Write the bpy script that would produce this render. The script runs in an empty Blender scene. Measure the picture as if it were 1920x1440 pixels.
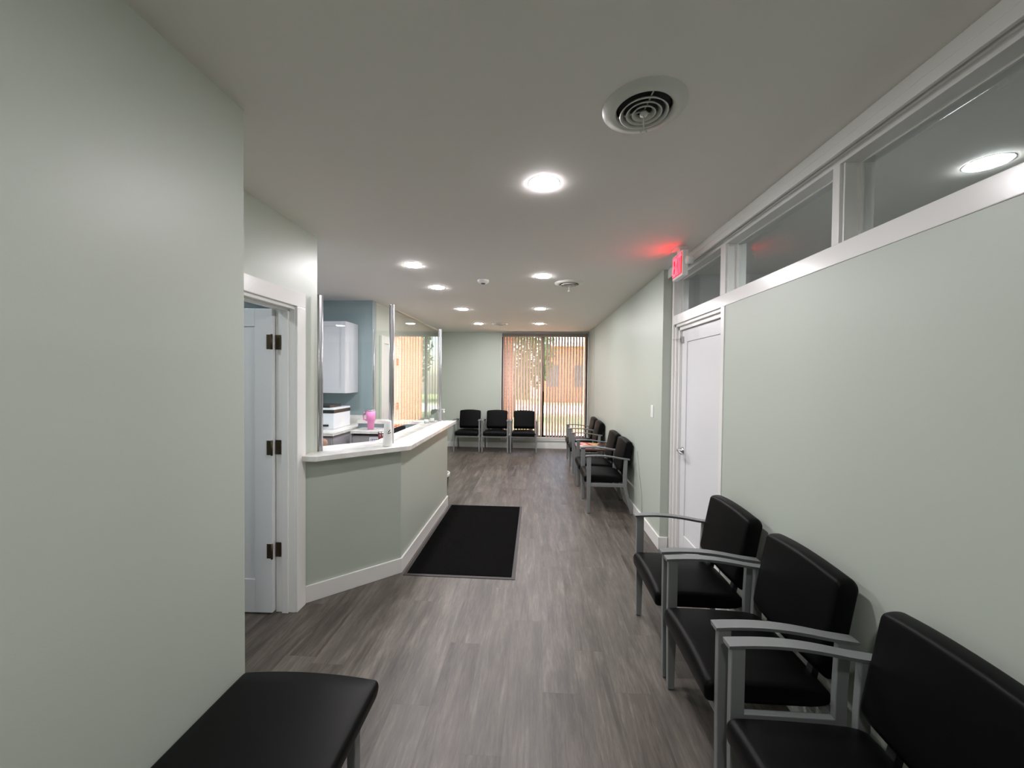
import bpy, bmesh, math, random
from mathutils import Vector, Matrix
C = bpy.context.scene.collection
PI = math.pi
H = 2.44

# ------------------------------------------------------------------ materials
def new_mat(name):
    m = bpy.data.materials.new(name); m.use_nodes = True
    nt = m.node_tree; b = nt.nodes['Principled BSDF']
    return m, nt, b
def srgb(r, g, b):
    f = lambda c: (c/255/12.92) if c/255 <= .04045 else ((c/255+.055)/1.055)**2.4
    return (f(r), f(g), f(b), 1)
def mat(name, col, rough=.5, metal=0, bump=0, bscale=200, spec=.5, var=0, vscale=3, coat=0):
    m, nt, b = new_mat(name)
    b.inputs['Base Color'].default_value = col
    b.inputs['Roughness'].default_value = rough
    b.inputs['Metallic'].default_value = metal
    b.inputs['Specular IOR Level'].default_value = spec
    b.inputs['Coat Weight'].default_value = coat
    tc = nt.nodes.new('ShaderNodeTexCoord')
    if var:
        n = nt.nodes.new('ShaderNodeTexNoise'); n.inputs['Scale'].default_value = vscale; n.inputs['Detail'].default_value = 5
        nt.links.new(tc.outputs['Object'], n.inputs['Vector'])
        mx = nt.nodes.new('ShaderNodeMix'); mx.data_type = 'RGBA'
        mx.inputs[6].default_value = tuple(c*(1-var) for c in col[:3])+(1,)
        mx.inputs[7].default_value = tuple(min(1, c*(1+var)) for c in col[:3])+(1,)
        nt.links.new(n.outputs['Fac'], mx.inputs[0]); nt.links.new(mx.outputs[2], b.inputs['Base Color'])
    if bump:
        n = nt.nodes.new('ShaderNodeTexNoise'); n.inputs['Scale'].default_value = bscale; n.inputs['Detail'].default_value = 3
        nt.links.new(tc.outputs['Object'], n.inputs['Vector'])
        bp = nt.nodes.new('ShaderNodeBump'); bp.inputs['Strength'].default_value = bump; bp.inputs['Distance'].default_value = .001
        nt.links.new(n.outputs['Fac'], bp.inputs['Height']); nt.links.new(bp.outputs['Normal'], b.inputs['Normal'])
    return m
def emit(name, col, strength):
    m, nt, b = new_mat(name)
    b.inputs['Base Color'].default_value = col
    b.inputs['Emission Color'].default_value = col
    b.inputs['Emission Strength'].default_value = strength
    return m
def glass(name, tint=(1, 1, 1, 1), ior=1.5, rough=0.0):
    m = bpy.data.materials.new(name); m.use_nodes = True
    nt = m.node_tree; nt.nodes.clear()
    o = nt.nodes.new('ShaderNodeOutputMaterial'); mx = nt.nodes.new('ShaderNodeMixShader')
    fr = nt.nodes.new('ShaderNodeFresnel'); fr.inputs['IOR'].default_value = ior
    geo = nt.nodes.new('ShaderNodeNewGeometry')
    # same reflectance on the way in and out of the pane (thin architectural glass)
    ln = nt.nodes.new('ShaderNodeMath'); ln.operation = 'DIVIDE'; ln.inputs[0].default_value = 1
    sel = nt.nodes.new('ShaderNodeMix'); sel.data_type = 'FLOAT'
    sel.inputs[2].default_value = ior; sel.inputs[3].default_value = 1/ior
    nt.links.new(geo.outputs['Backfacing'], sel.inputs[0]); nt.links.new(sel.outputs[0], fr.inputs['IOR'])
    tr = nt.nodes.new('ShaderNodeBsdfTransparent'); tr.inputs['Color'].default_value = tint
    gl = nt.nodes.new('ShaderNodeBsdfGlossy'); gl.inputs['Roughness'].default_value = rough
    nt.nodes.remove(ln)
    nt.links.new(fr.outputs[0], mx.inputs[0]); nt.links.new(tr.outputs[0], mx.inputs[1]); nt.links.new(gl.outputs[0], mx.inputs[2])
    nt.links.new(mx.outputs[0], o.inputs['Surface'])
    return m
def floor_mat():
    m, nt, b = new_mat('vinyl_plank')
    N = nt.nodes.new; L = nt.links.new
    tc = N('ShaderNodeTexCoord'); sp = N('ShaderNodeSeparateXYZ'); L(tc.outputs['Object'], sp.inputs[0])
    def mt(op, a, bb=None, c=None):
        n = N('ShaderNodeMath'); n.operation = op
        for i, v in enumerate((a, bb, c)):
            if v is None: continue
            if isinstance(v, (int, float)): n.inputs[i].default_value = v
            else: L(v, n.inputs[i])
        return n.outputs[0]
    W, LEN = .171, 1.22
    xs = mt('DIVIDE', mt('ADD', sp.outputs[0], 10.038), W); ix = mt('FLOOR', xs); fx = mt('FRACT', xs)
    wn = N('ShaderNodeTexWhiteNoise'); wn.noise_dimensions = '1D'; L(ix, wn.inputs['W'])
    ys = mt('ADD', mt('DIVIDE', mt('ADD', sp.outputs[1], 10), LEN), wn.outputs['Value']); iy = mt('FLOOR', ys); fy = mt('FRACT', ys)
    cb = N('ShaderNodeCombineXYZ'); L(ix, cb.inputs[0]); L(iy, cb.inputs[1])
    w2 = N('ShaderNodeTexWhiteNoise'); w2.noise_dimensions = '2D'; L(cb.outputs[0], w2.inputs['Vector'])
    # grain coordinates: stretched along the plank, shifted per plank
    gx = mt('ADD', sp.outputs[0], mt('MULTIPLY', w2.outputs['Value'], 37.0))
    g = N('ShaderNodeCombineXYZ'); L(mt('MULTIPLY', gx, 1.0), g.inputs[0]); L(mt('MULTIPLY', sp.outputs[1], .10), g.inputs[1]); L(mt('MULTIPLY', w2.outputs['Value'], 11), g.inputs[2])
    n1 = N('ShaderNodeTexNoise'); n1.inputs['Scale'].default_value = 21; n1.inputs['Detail'].default_value = 8; n1.inputs['Roughness'].default_value = .62; n1.inputs['Distortion'].default_value = .7
    L(g.outputs[0], n1.inputs['Vector'])
    n2 = N('ShaderNodeTexNoise'); n2.inputs['Scale'].default_value = 120; n2.inputs['Detail'].default_value = 6; n2.inputs['Roughness'].default_value = .7
    L(g.outputs[0], n2.inputs['Vector'])
    g3 = N('ShaderNodeCombineXYZ'); L(gx, g3.inputs[0]); L(mt('MULTIPLY', sp.outputs[1], .35), g3.inputs[1])
    n3 = N('ShaderNodeTexNoise'); n3.inputs['Scale'].default_value = 7; n3.inputs['Detail'].default_value = 3
    L(g3.outputs[0], n3.inputs['Vector'])
    v = mt('ADD', mt('ADD', mt('MULTIPLY', n1.outputs['Fac'], .62), mt('MULTIPLY', n2.outputs['Fac'], .36)), mt('MULTIPLY', n3.outputs['Fac'], .30))
    v = mt('ADD', v, mt('MULTIPLY', mt('SUBTRACT', w2.outputs['Value'], .5), .09))
    cr = N('ShaderNodeValToRGB'); L(v, cr.inputs[0])
    e = cr.color_ramp.elements
    e[0].position = .45; e[0].color = srgb(54, 48, 43)
    e[1].position = .84; e[1].color = srgb(132, 123, 113)
    k = e.new(.58); k.color = srgb(77, 70, 63)
    k = e.new(.70); k.color = srgb(99, 91, 83)
    # hue shift per plank: some greyer
    mx = N('ShaderNodeMix'); mx.data_type = 'RGBA'; mx.blend_type = 'MIX'
    L(mt('MULTIPLY', w2.outputs['Value'], .35), mx.inputs[0]); L(cr.outputs[0], mx.inputs[6]); mx.inputs[7].default_value = srgb(90, 89, 84)
    # seams
    ex = mt('MINIMUM', fx, mt('SUBTRACT', 1, fx)); ey = mt('MINIMUM', fy, mt('SUBTRACT', 1, fy))
    sx = mt('LESS_THAN', ex, .008); sy = mt('LESS_THAN', ey, .0014); se = mt('MAXIMUM', sx, sy)
    mx2 = N('ShaderNodeMix'); mx2.data_type = 'RGBA'
    L(mt('MULTIPLY', se, .22), mx2.inputs[0]); L(mx.outputs[2], mx2.inputs[6]); mx2.inputs[7].default_value = srgb(48, 43, 40)
    L(mx2.outputs[2], b.inputs['Base Color'])
    b.inputs['Roughness'].default_value = .42
    bp = N('ShaderNodeBump'); bp.inputs['Strength'].default_value = .25; bp.inputs['Distance'].default_value = .001
    L(mt('SUBTRACT', n2.outputs['Fac'], mt('MULTIPLY', se, 2.0)), bp.inputs['Height']); L(bp.outputs[0], b.inputs['Normal'])
    return m
def brick_mat(name, c1, c2, mort):
    m, nt, b = new_mat(name)
    tc = nt.nodes.new('ShaderNodeTexCoord'); mp = nt.nodes.new('ShaderNodeMapping')
    sp = nt.nodes.new('ShaderNodeSeparateXYZ'); cb = nt.nodes.new('ShaderNodeCombineXYZ')
    ad = nt.nodes.new('ShaderNodeMath'); ad.operation = 'ADD'
    nt.links.new(tc.outputs['Object'], sp.inputs[0]); nt.links.new(sp.outputs[0], ad.inputs[0]); nt.links.new(sp.outputs[1], ad.inputs[1])
    nt.links.new(ad.outputs[0], cb.inputs[0]); nt.links.new(sp.outputs[2], cb.inputs[1])
    br = nt.nodes.new('ShaderNodeTexBrick'); nt.links.new(cb.outputs[0], br.inputs['Vector'])
    br.inputs['Color1'].default_value = c1; br.inputs['Color2'].default_value = c2; br.inputs['Mortar'].default_value = mort
    br.inputs['Scale'].default_value = 1; br.inputs['Brick Width'].default_value = .21; br.inputs['Row Height'].default_value = .075; br.inputs['Mortar Size'].default_value = .008
    nt.links.new(br.outputs['Color'], b.inputs['Base Color']); b.inputs['Roughness'].default_value = .9
    return m
def quartz_mat():
    m, nt, b = new_mat('white_quartz')
    tc = nt.nodes.new('ShaderNodeTexCoord'); n = nt.nodes.new('ShaderNodeTexNoise'); n.inputs['Scale'].default_value = 4; n.inputs['Detail'].default_value = 8; n.inputs['Distortion'].default_value = 2
    nt.links.new(tc.outputs['Object'], n.inputs['Vector'])
    cr = nt.nodes.new('ShaderNodeValToRGB'); nt.links.new(n.outputs['Fac'], cr.inputs[0])
    cr.color_ramp.elements[0].position = .35; cr.color_ramp.elements[0].color = srgb(212, 208, 202)
    cr.color_ramp.elements[1].position = .6; cr.color_ramp.elements[1].color = srgb(236, 234, 230)
    nt.links.new(cr.outputs[0], b.inputs['Base Color']); b.inputs['Roughness'].default_value = .18
    return m
def carpet_mat():
    m, nt, b = new_mat('black_carpet')
    tc = nt.nodes.new('ShaderNodeTexCoord')
    v = nt.nodes.new('ShaderNodeTexVoronoi'); v.inputs['Scale'].default_value = 110
    n = nt.nodes.new('ShaderNodeTexNoise'); n.inputs['Scale'].default_value = 260; n.inputs['Detail'].default_value = 4
    nt.links.new(tc.outputs['Object'], v.inputs['Vector']); nt.links.new(tc.outputs['Object'], n.inputs['Vector'])
    cr = nt.nodes.new('ShaderNodeValToRGB'); nt.links.new(n.outputs['Fac'], cr.inputs[0])
    cr.color_ramp.elements[0].position = .35; cr.color_ramp.elements[0].color = (.003, .003, .003, 1)
    cr.color_ramp.elements[1].position = .75; cr.color_ramp.elements[1].color = (.013, .0125, .012, 1)
    nt.links.new(cr.outputs[0], b.inputs['Base Color']); b.inputs['Roughness'].default_value = .95; b.inputs['Specular IOR Level'].default_value = .0
    bp = nt.nodes.new('ShaderNodeBump'); bp.inputs['Strength'].default_value = .8; bp.inputs['Distance'].default_value = .003
    nt.links.new(v.outputs['Distance'], bp.inputs['Height']); nt.links.new(bp.outputs[0], b.inputs['Normal'])
    return m
def slat_mat():
    m = bpy.data.materials.new('blind_vinyl'); m.use_nodes = True; nt = m.node_tree
    b = nt.nodes['Principled BSDF']; b.inputs['Base Color'].default_value = srgb(226, 218, 216); b.inputs['Roughness'].default_value = .55
    t = nt.nodes.new('ShaderNodeBsdfTranslucent'); t.inputs['Color'].default_value = srgb(240, 226, 222)
    mx = nt.nodes.new('ShaderNodeMixShader'); mx.inputs[0].default_value = .55
    nt.links.new(b.outputs[0], mx.inputs[1]); nt.links.new(t.outputs[0], mx.inputs[2])
    nt.links.new(mx.outputs[0], nt.nodes['Material Output'].inputs['Surface'])
    return m

M = dict(
    sage=mat('sage_wall_paint', srgb(186, 194, 183), .42, bump=.12, bscale=350),
    blue=mat('blue_wall_paint', srgb(146, 163, 168), .45, bump=.12, bscale=350),
    ceil=mat('ceiling_paint', srgb(228, 224, 219), .8, bump=.15, bscale=260),
    trim=mat('white_trim_paint', srgb(236, 235, 232), .22, bump=.10, bscale=30),
    door=mat('white_door_paint', srgb(226, 226, 228), .3),
    floor=floor_mat(),
    quartz=quartz_mat(),
    carpet=carpet_mat(),
    rubber=mat('dark_rubber', srgb(62, 58, 58), .6, bump=.2),
    vinyl=mat('black_vinyl', (.0032, .0032, .0034, 1), .42, bump=.12, bscale=500, spec=.10),
    frame=mat('grey_powder_coat', srgb(132, 135, 135), .42, .25, bump=.05, bscale=600),
    chrome=mat('brushed_chrome', srgb(190, 190, 190), .25, 1),
    alu=mat('satin_aluminium', srgb(190, 190, 192), .3, .9),
    bronze=mat('bronze_hinge', srgb(84, 72, 54), .4, .8),
    glass=glass('clear_glass', (.97, .985, .975, 1)),
    wglass=glass('window_glass', (.95, .97, .96, 1)),
    black=mat('black_plastic', (.012, .012, .013, 1), .35),
    darkm=mat('bronze_anodised', srgb(48, 38, 34), .4, .5),
    valance=mat('taupe_valance', srgb(120, 112, 106), .6),
    slat=slat_mat(),
    ventm=mat('vent_enamel', srgb(206, 206, 200), .3),
    white=mat('white_plastic', srgb(236, 236, 234), .3),
    prn=mat('printer_white', srgb(226, 230, 236), .35),
    cab=mat('grey_cabinet_paint', srgb(214, 214, 220), .35),
    cab2=mat('grey_base_cabinet', srgb(158, 156, 158), .4),
    pink=mat('pink_enamel', srgb(236, 136, 192), .35),
    maroon=mat('maroon_enamel', srgb(96, 20, 30), .3),
    steel=mat('steel', srgb(180, 180, 182), .3, 1),
    brown=mat('brown_leatherette', srgb(150, 118, 100), .5, var=.2, vscale=12),
    paper=mat('paper', srgb(240, 240, 246), .7),
    ink=mat('ink', srgb(80, 84, 130), .7),
    led=emit('downlight_diffuser', (1, .958, .995, 1), 365),
    led3=emit('downlight_diffuser_neighbour', (.93, .97, 1, 1), 230),
    led2=emit('downlight_diffuser_cool', (.93, .95, 1, 1), 420),
    red=emit('exit_red_led', (1, .018, .03, 1), 12),
    redface=emit('exit_red_lens', (1, .004, .012, 1), .55),
    duct=mat('dark_duct', (.006, .006, .006, 1), .7),
    brick=brick_mat('orange_brick', srgb(206, 122, 78), srgb(188, 104, 68), srgb(216, 190, 160)),
    grass=mat('lawn', srgb(150, 156, 92), .9, var=.35, vscale=9),
    gravel=mat('pale_concrete', srgb(214, 206, 192), .9, var=.15, vscale=20),
    leaf=mat('leaves', srgb(132, 138, 84), .7, var=.5, vscale=6),
    bark=mat('bark', srgb(92, 78, 62), .9, var=.3, vscale=12),
    wood=mat('table_laminate', srgb(86, 62, 50), .3, var=.2, vscale=8),
    grey=mat('grey_room_paint', srgb(205, 208, 212), .6),
    bag=mat('bin_liner', srgb(238, 238, 236), .4),
)

# ------------------------------------------------------------------ geometry helpers
def obj(name, bm, mats, parent=None, loc=None, smooth=False, bevel=0, seg=2):
    me = bpy.data.meshes.new(name)
    bmesh.ops.recalc_face_normals(bm, faces=bm.faces[:])
    bm.to_mesh(me); bm.free()
    if not isinstance(mats, (list, tuple)): mats = [mats]
    for m in mats: me.materials.append(m)
    if smooth:
        for p in me.polygons: p.use_smooth = True
    o = bpy.data.objects.new(name, me); C.objects.link(o)
    if parent: o.parent = parent
    if loc: o.location = loc
    if bevel:
        b = o.modifiers.new('bevel', 'BEVEL'); b.width = bevel; b.segments = seg; b.limit_method = 'ANGLE'; b.angle_limit = math.radians(40)
        if smooth is None: pass
    return o
def smooth_by_angle(o, a=40):
    me = o.data
    for p in me.polygons: p.use_smooth = True
    bm = bmesh.new(); bm.from_mesh(me)
    for e in bm.edges:
        if len(e.link_faces) == 2 and e.calc_face_angle(0) > math.radians(a): e.smooth = False
        elif len(e.link_faces) != 2: e.smooth = False
    bm.to_mesh(me); bm.free()
def bx(bm, x0, x1, y0, y1, z0, z1, mi=0, mtx=None):
    vs = [bm.verts.new((x, y, z)) for x in (x0, x1) for y in (y0, y1) for z in (z0, z1)]
    if mtx is not None:
        for v in vs: v.co = mtx @ v.co
    fs = [(0, 1, 3, 2), (4, 6, 7, 5), (0, 4, 5, 1), (2, 3, 7, 6), (0, 2, 6, 4), (1, 5, 7, 3)]
    for f in fs:
        fc = bm.faces.new([vs[i] for i in f]); fc.material_index = mi
    return vs
def box(name, b, m, parent=None, bevel=0, mtx=None):
    bm = bmesh.new(); bx(bm, *b, mtx=mtx)
    return obj(name, bm, m, parent, bevel=bevel)
def lathe(bm, prof, n=32, c=(0, 0, 0), axis='z', mi=0):
    rings = []
    for r, z in prof:
        ring = []
        for k in range(n if r > 1e-6 else 1):
            a = 2*PI*k/n
            p = (c[0]+r*math.cos(a), c[1]+r*math.sin(a), c[2]+z) if axis == 'z' else ((c[0]+z, c[1]+r*math.cos(a), c[2]+r*math.sin(a)) if axis == 'x' else (c[0]+r*math.cos(a), c[1]+z, c[2]+r*math.sin(a)))
            ring.append(bm.verts.new(p))
        rings.append(ring)
    for a, b in zip(rings, rings[1:]):
        for k in range(n):
            vs = []
            for v in (a[k % len(a)], a[(k+1) % len(a)], b[(k+1) % len(b)], b[k % len(b)]):
                if v not in vs: vs.append(v)
            if len(vs) > 2:
                f = bm.faces.new(vs); f.material_index = mi; f.smooth = True
def tube(bm, pts, r, n=8, mi=0):
    pts = [Vector(p) for p in pts]; rings = []
    for i, p in enumerate(pts):
        d = (pts[min(i+1, len(pts)-1)]-pts[max(i-1, 0)]).normalized()
        up = Vector((0, 0, 1)) if abs(d.z) < .9 else Vector((1, 0, 0))
        a = d.cross(up).normalized(); b = d.cross(a)
        rings.append([bm.verts.new(p+r*(math.cos(2*PI*k/n)*a+math.sin(2*PI*k/n)*b)) for k in range(n)])
    for a, b in zip(rings, rings[1:]):
        for k in range(n):
            f = bm.faces.new((a[k], a[(k+1) % n], b[(k+1) % n], b[k])); f.smooth = True; f.material_index = mi
    bm.faces.new(rings[0]); bm.faces.new(rings[-1])
def prism(bm, poly, z0, z1, mi=0):
    lo = [bm.verts.new((x, y, z0)) for x, y in poly]; hi = [bm.verts.new((x, y, z1)) for x, y in poly]
    n = len(poly)
    f = bm.faces.new(lo); f.material_index = mi
    f = bm.faces.new(hi); f.material_index = mi
    for k in range(n):
        f = bm.faces.new((lo[k], lo[(k+1) % n], hi[(k+1) % n], hi[k])); f.material_index = mi
def chaikin(p, it=2):
    for _ in range(it):
        q = []
        for i in range(len(p)):
            a, b = Vector(p[i]), Vector(p[(i+1) % len(p)])
            q += [a*.75+b*.25, a*.25+b*.75]
        p = q
    return [tuple(v) for v in p]
def loft_pad(prof, hw, r=.02, crown=0, it=2, n=14, topz=None, arc=0):
    """profile in (y,z), swept across x from -hw to hw with rounded ends; crown lifts the top in the middle"""
    p = chaikin(prof, it); ys = [a for a, b in p]; zs = [b for a, b in p]
    cy = (min(ys)+max(ys))/2; cz = (min(zs)+max(zs))/2; hy = (max(ys)-min(ys))/2; hz = (max(zs)-min(zs))/2
    xs = []
    for k in range(5): a = PI/2*k/4; xs.append((-hw+r*(1-math.cos(a)) if 0 else -hw+r*(1-math.sin(PI/2-a)), r*(1-math.sin(a))))
    mid = [(-hw+r+(2*hw-2*r)*k/n, 0) for k in range(1, n)]
    st = xs+mid+[(-x, o) for x, o in reversed(xs)]
    bm = bmesh.new(); rings = []
    for x, off in st:
        s = x/hw; ring = []
        for y, z in p:
            yy = cy+(y-cy)*(1-off/hy); zz = cz+(z-cz)*(1-off/hz)
            if z > cz: zz += crown*(1-s*s)*((z-cz)/hz)
            yy -= arc*(1-s*s) if z > cz or True else 0
            ring.append(bm.verts.new((x, yy, zz)))
        rings.append(ring)
    for a, b in zip(rings, rings[1:]):
        for k in range(len(a)):
            bm.faces.new((a[k], a[(k+1) % len(a)], b[(k+1) % len(a)], b[k]))
    bm.faces.new(rings[0]); bm.faces.new(rings[-1])
    return bm

def tag(o, label, cat, group=None):
    o['label'] = label; o['category'] = cat
    if group: o['group'] = group
    return o
def thing(name, label, cat, loc=(0, 0, 0), rz=0, group=None):
    o = bpy.data.objects.new(name, None); C.objects.link(o); o.location = loc; o.rotation_euler = (0, 0, rz)
    o.empty_display_size = .1
    return tag(o, label, cat, group)
def dup(root, loc, rz, label, group=None, name=None):
    def cp(o, parent):
        c = o.copy(); C.objects.link(c); c.parent = parent
        for ch in list(o.children): cp(ch, c)
        return c
    r = cp(root, None); r.location = loc; r.rotation_euler = (0, 0, rz)
    r['label'] = label
    if group: r['group'] = group
    return r
def struct(o):
    o['kind'] = 'structure'; return o
def sbox(name, b, m, bevel=0): return struct(box(name, b, m, bevel=bevel))

# ------------------------------------------------------------------ shell
YF = 8.14      # far wall face
XL = -1.05     # near left wall face
XD = -1.5      # wall with the left door
XR = 1.10      # far right wall face
XN = 1.18      # near right wall / frame face
YB = -1.6      # wall behind the camera
XO = -3.4      # office outer wall
XC = -2.05     # corner where the blue wall ends
sbox('floor', (-3.6, 4.3, YB-.1, YF+.12, -.06, 0), M['floor'])
sbox('ceiling', (-3.6, 4.3, YB-.1, YF+.12, H, H+.06), M['ceil'])
sbox('wall_back', (-3.6, 4.3, YB-.12, YB, 0, H), M['sage'])
# near left wall (solid return to the door wall)
bm = bmesh.new(); prism(bm, [(XL, YB), (XL, 1.335), (XD-.12, 1.335), (XD-.12, 1.215), (XL-.12, 1.215), (XL-.12, YB)], 0, H)
struct(obj('wall_near_left', bm, M['sage']))
# wall with the left door
DY0, DY1, DZ = 1.48, 2.325, 1.925
bm = bmesh.new()
bx(bm, XD-.12, XD, 1.335, DY0, 0, H); bx(bm, XD-.12, XD, DY1, 2.575, 0, H); bx(bm, XD-.12, XD, DY0, DY1, DZ, H)
w = struct(obj('wall_left', bm, [M['sage'], M['blue']]))
for p in w.data.polygons:
    if p.normal.x < -.5: p.material_index = 1
# office
sbox('wall_office_back', (XO, XC, 4.75, 4.87, 0, H), M['blue'])
sbox('wall_office_left', (XO-.12, XO, .4, 4.87, 0, H), M['blue'])
sbox('wall_office_near', (XO, XD-.12, .4, .52, 0, H), M['blue'])
sbox('wall_far_left', (XC-.12, XC, 4.87, YF, 0, H), M['sage'])
# far wall around the window
WX0, WX1, WZ0, WZ1 = -.715, 1.075, .235, 2.415
bm = bmesh.new()
bx(bm, XC, WX0, YF, YF+.12, 0, H); bx(bm, WX1, 1.6, YF, YF+.12, 0, H)
bx(bm, WX0, WX1, YF, YF+.12, 0, WZ0-.03); bx(bm, WX0, WX1, YF, YF+.12, WZ1, H)
struct(obj('wall_far', bm, M['sage']))
bm = bmesh.new(); prism(bm, [(XR, 3.44), (1.30, 3.44), (1.30, YF), (XR, YF)], 0, H)
struct(obj('wall_right', bm, M['sage']))
sbox('trim_11', (XR-.012, XR, 7.36, 7.42, .11, H), M['sage'])
# near right wall below the transoms
sbox('wall_near_right', (XN, 1.30, YB, 2.505, 0, 1.957), M['sage'])
# neighbouring room
sbox('wall_room_far', (1.30, 4.3, 3.6, 3.72, 0, H), M['grey'])
sbox('wall_room_right', (4.18, 4.3, YB, 3.6, 0, H), M['grey'])

# knee wall
bm = bmesh.new()
out = [(XD, 2.43), (-1.012, 2.868), (-1.012, 4.42), (XC, 4.42)]
inn = [(XC, 4.36), (-1.132, 4.36), (-1.132, 2.925), (-1.50, 2.577)]
prism(bm, out+inn, 0, .944)
kw = struct(obj('wall_counter', bm, [M['sage'], M['blue']]))
for p in kw.data.polygons:
    c = p.center
    if abs(p.normal.z) < .5 and ((p.normal.y < -.9 and c.y > 4) or (p.normal.x < -.5 and c.x > -1.4 and c.y > 2.5)): p.material_index = 1

# baseboards
BH, BT = .112, .014
def base(name, pts):
    """polyline along the wall face, board thickens to the right-hand side of the travel direction"""
    bm = bmesh.new(); n = len(pts); P = [Vector((*p, 0)) for p in pts]
    off = []
    for i, p in enumerate(P):
        ns = []
        if i > 0: d = (P[i]-P[i-1]).normalized(); ns.append(Vector((d.y, -d.x, 0)))
        if i < n-1: d = (P[i+1]-P[i]).normalized(); ns.append(Vector((d.y, -d.x, 0)))
        m = sum(ns, Vector())/len(ns); m = m/(m.length**2)
        off.append(p+m*BT)
    prism(bm, [tuple(p[:2]) for p in P]+[tuple(o[:2]) for o in reversed(off)], 0, BH)
    return struct(obj(name, bm, M['trim'], bevel=.003))
base('baseboard_counter', [(XD+.002, 2.43), (-1.012, 2.868), (-1.012, 4.42)])
base('baseboard_counter_end', [(-1.012, 4.42), (XC+.001, 4.42)])
base('baseboard_far', [(XC, YF), (WX0, YF), (XR, YF)])
base('baseboard_right', [(XR, YF-.02), (XR, 3.44), (1.165, 3.44)])
base('baseboard_near_right', [(XN, 2.5), (XN, YB)])
base('baseboard_near_left', [(XL, YB), (XL, 1.335), (XD, 1.335)])
base('baseboard_far_left', [(XC, 4.88), (XC, 4.99)])

# ------------------------------------------------------------------ left door
CW = .09
bm = bmesh.new()
for y0, y1 in ((DY0-CW, DY0), (DY1, DY1+CW)): bx(bm, XD, XD+.018, y0, y1, 0, DZ)
bx(bm, XD, XD+.018, DY0-CW, DY1+CW, DZ, DZ+CW)
struct(obj('trim_1', bm, M['trim'], bevel=.003))
bm = bmesh.new()   # jambs and stops
for y0, y1, s0, s1 in ((DY0-.018, DY0+.002, DY0, DY0+.014), (DY1-.002, DY1+.018, DY1-.014, DY1)):
    bx(bm, XD-.12, XD+.002, y0, y1, 0, DZ); bx(bm, XD-.075, XD-.035, s0, s1, 0, DZ)
bx(bm, XD-.12, XD+.002, DY0, DY1, DZ-.02, DZ+.002); bx(bm, XD-.075, XD-.035, DY0, DY1, DZ-.033, DZ-.02)
struct(obj('trim_2', bm, M['trim'], bevel=.002))
def shaker(bm, w, t, z0, z1, st=.11, d=.008):
    """door leaf in local x (0..w), y (0..t) with one recessed panel on both faces"""
    bx(bm, 0, st, 0, t, z0, z1); bx(bm, w-st, w, 0, t, z0, z1)
    bx(bm, st, w-st, 0, t, z0, z0+st*1.9); bx(bm, st, w-st, 0, t, z1-st, z1)
    bx(bm, st, w-st, d, t-d, z0+st*1.9, z1-st)
dr = bpy.data.objects.new('door_1', None); C.objects.link(dr); dr.location = (XD-.1235, DY1+.006, 0); dr.rotation_euler = (0, 0, math.radians(181.5)); struct(dr)
bm = bmesh.new(); shaker(bm, .80, .04, .012, DZ-.02); obj('leaf', bm, M['door'], dr, bevel=.002)
for z in (.40, 1.045, 1.70):
    bm = bmesh.new()
    bx(bm, -.036, -.003, -.0125+.0, -.0105, z-.045, z+.045); bx(bm, .001, .034, .040, .0415, z-.045, z+.045)
    lathe(bm, [(0, -.047), (.006, -.047), (.006, .047), (0, .047)], 10, (-.002, .046, z))
    bx(bm, -.040, -.004, .0125, .0145, z-.045, z+.045)
    h = obj('hinge', bm, M['bronze'], dr)
# visible hinge plates on the jamb
# ------------------------------------------------------------------ right door + frames
RY0, RY1, RZ = 2.56, 3.35, 1.905
# frame members, face at XN
bm = bmesh.new()
bx(bm, XN-.004, 1.30, YB, 3.44, 1.957, 2.035)                       # transom rail
struct(obj('trim_3', bm, M['trim'], bevel=.003))
bm = bmesh.new()
bx(bm, XN, 1.30, YB, 3.44, 2.345, 2.40); bx(bm, XN-.012, XN, YB, 3.44, 2.368, 2.385)
struct(obj('trim_4', bm, M['trim'], bevel=.002))
bm = bmesh.new()
bx(bm, 1.135, 1.30, YB, 3.44, 2.40, H); bx(bm, 1.135, 1.150, YB, 3.44, 2.362, 2.40)
struct(obj('trim_5', bm, M['trim'], bevel=.002))
bm = bmesh.new()   # left jamb of the door, stepped
bx(bm, XN-.006, 1.30, 3.40, 3.44, 0, 2.35); bx(bm, XN+.010, 1.30, 3.375, 3.40, 0, 1.957); bx(bm, XN+.03, 1.30, RY1, 3.375, 0, 1.957)
struct(obj('trim_6', bm, M['trim'], bevel=.002))
bm = bmesh.new(); bx(bm, XN-.006, 1.30, 2.505, 2.55, 0, 1.957); bx(bm, XN+.07, 1.30, 2.55, 2.57, 0, 1.957)
bx(bm, XN+.01, 1.30, 2.55, 3.40, 1.935, 1.957); bx(bm, XN+.03, 1.30, 2.55, 3.40, RZ, 1.935)
struct(obj('trim_7', bm, M['trim'], bevel=.002))
bm = bmesh.new(); bx(bm, XN-.002, 1.30, 2.51, 2.575, 2.035, 2.345); bx(bm, XN+.01, 1.30, 2.50, 2.51, 2.035, 2.345)
struct(obj('trim_8', bm, M['trim'], bevel=.002))
bm = bmesh.new(); bx(bm, XN-.002, 1.30, 1.600, 1.637, 2.035, 2.345); bx(bm, XN+.01, 1.30, 1.590, 1.600, 2.035, 2.345)
struct(obj('trim_9', bm, M['trim'], bevel=.002))
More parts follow.
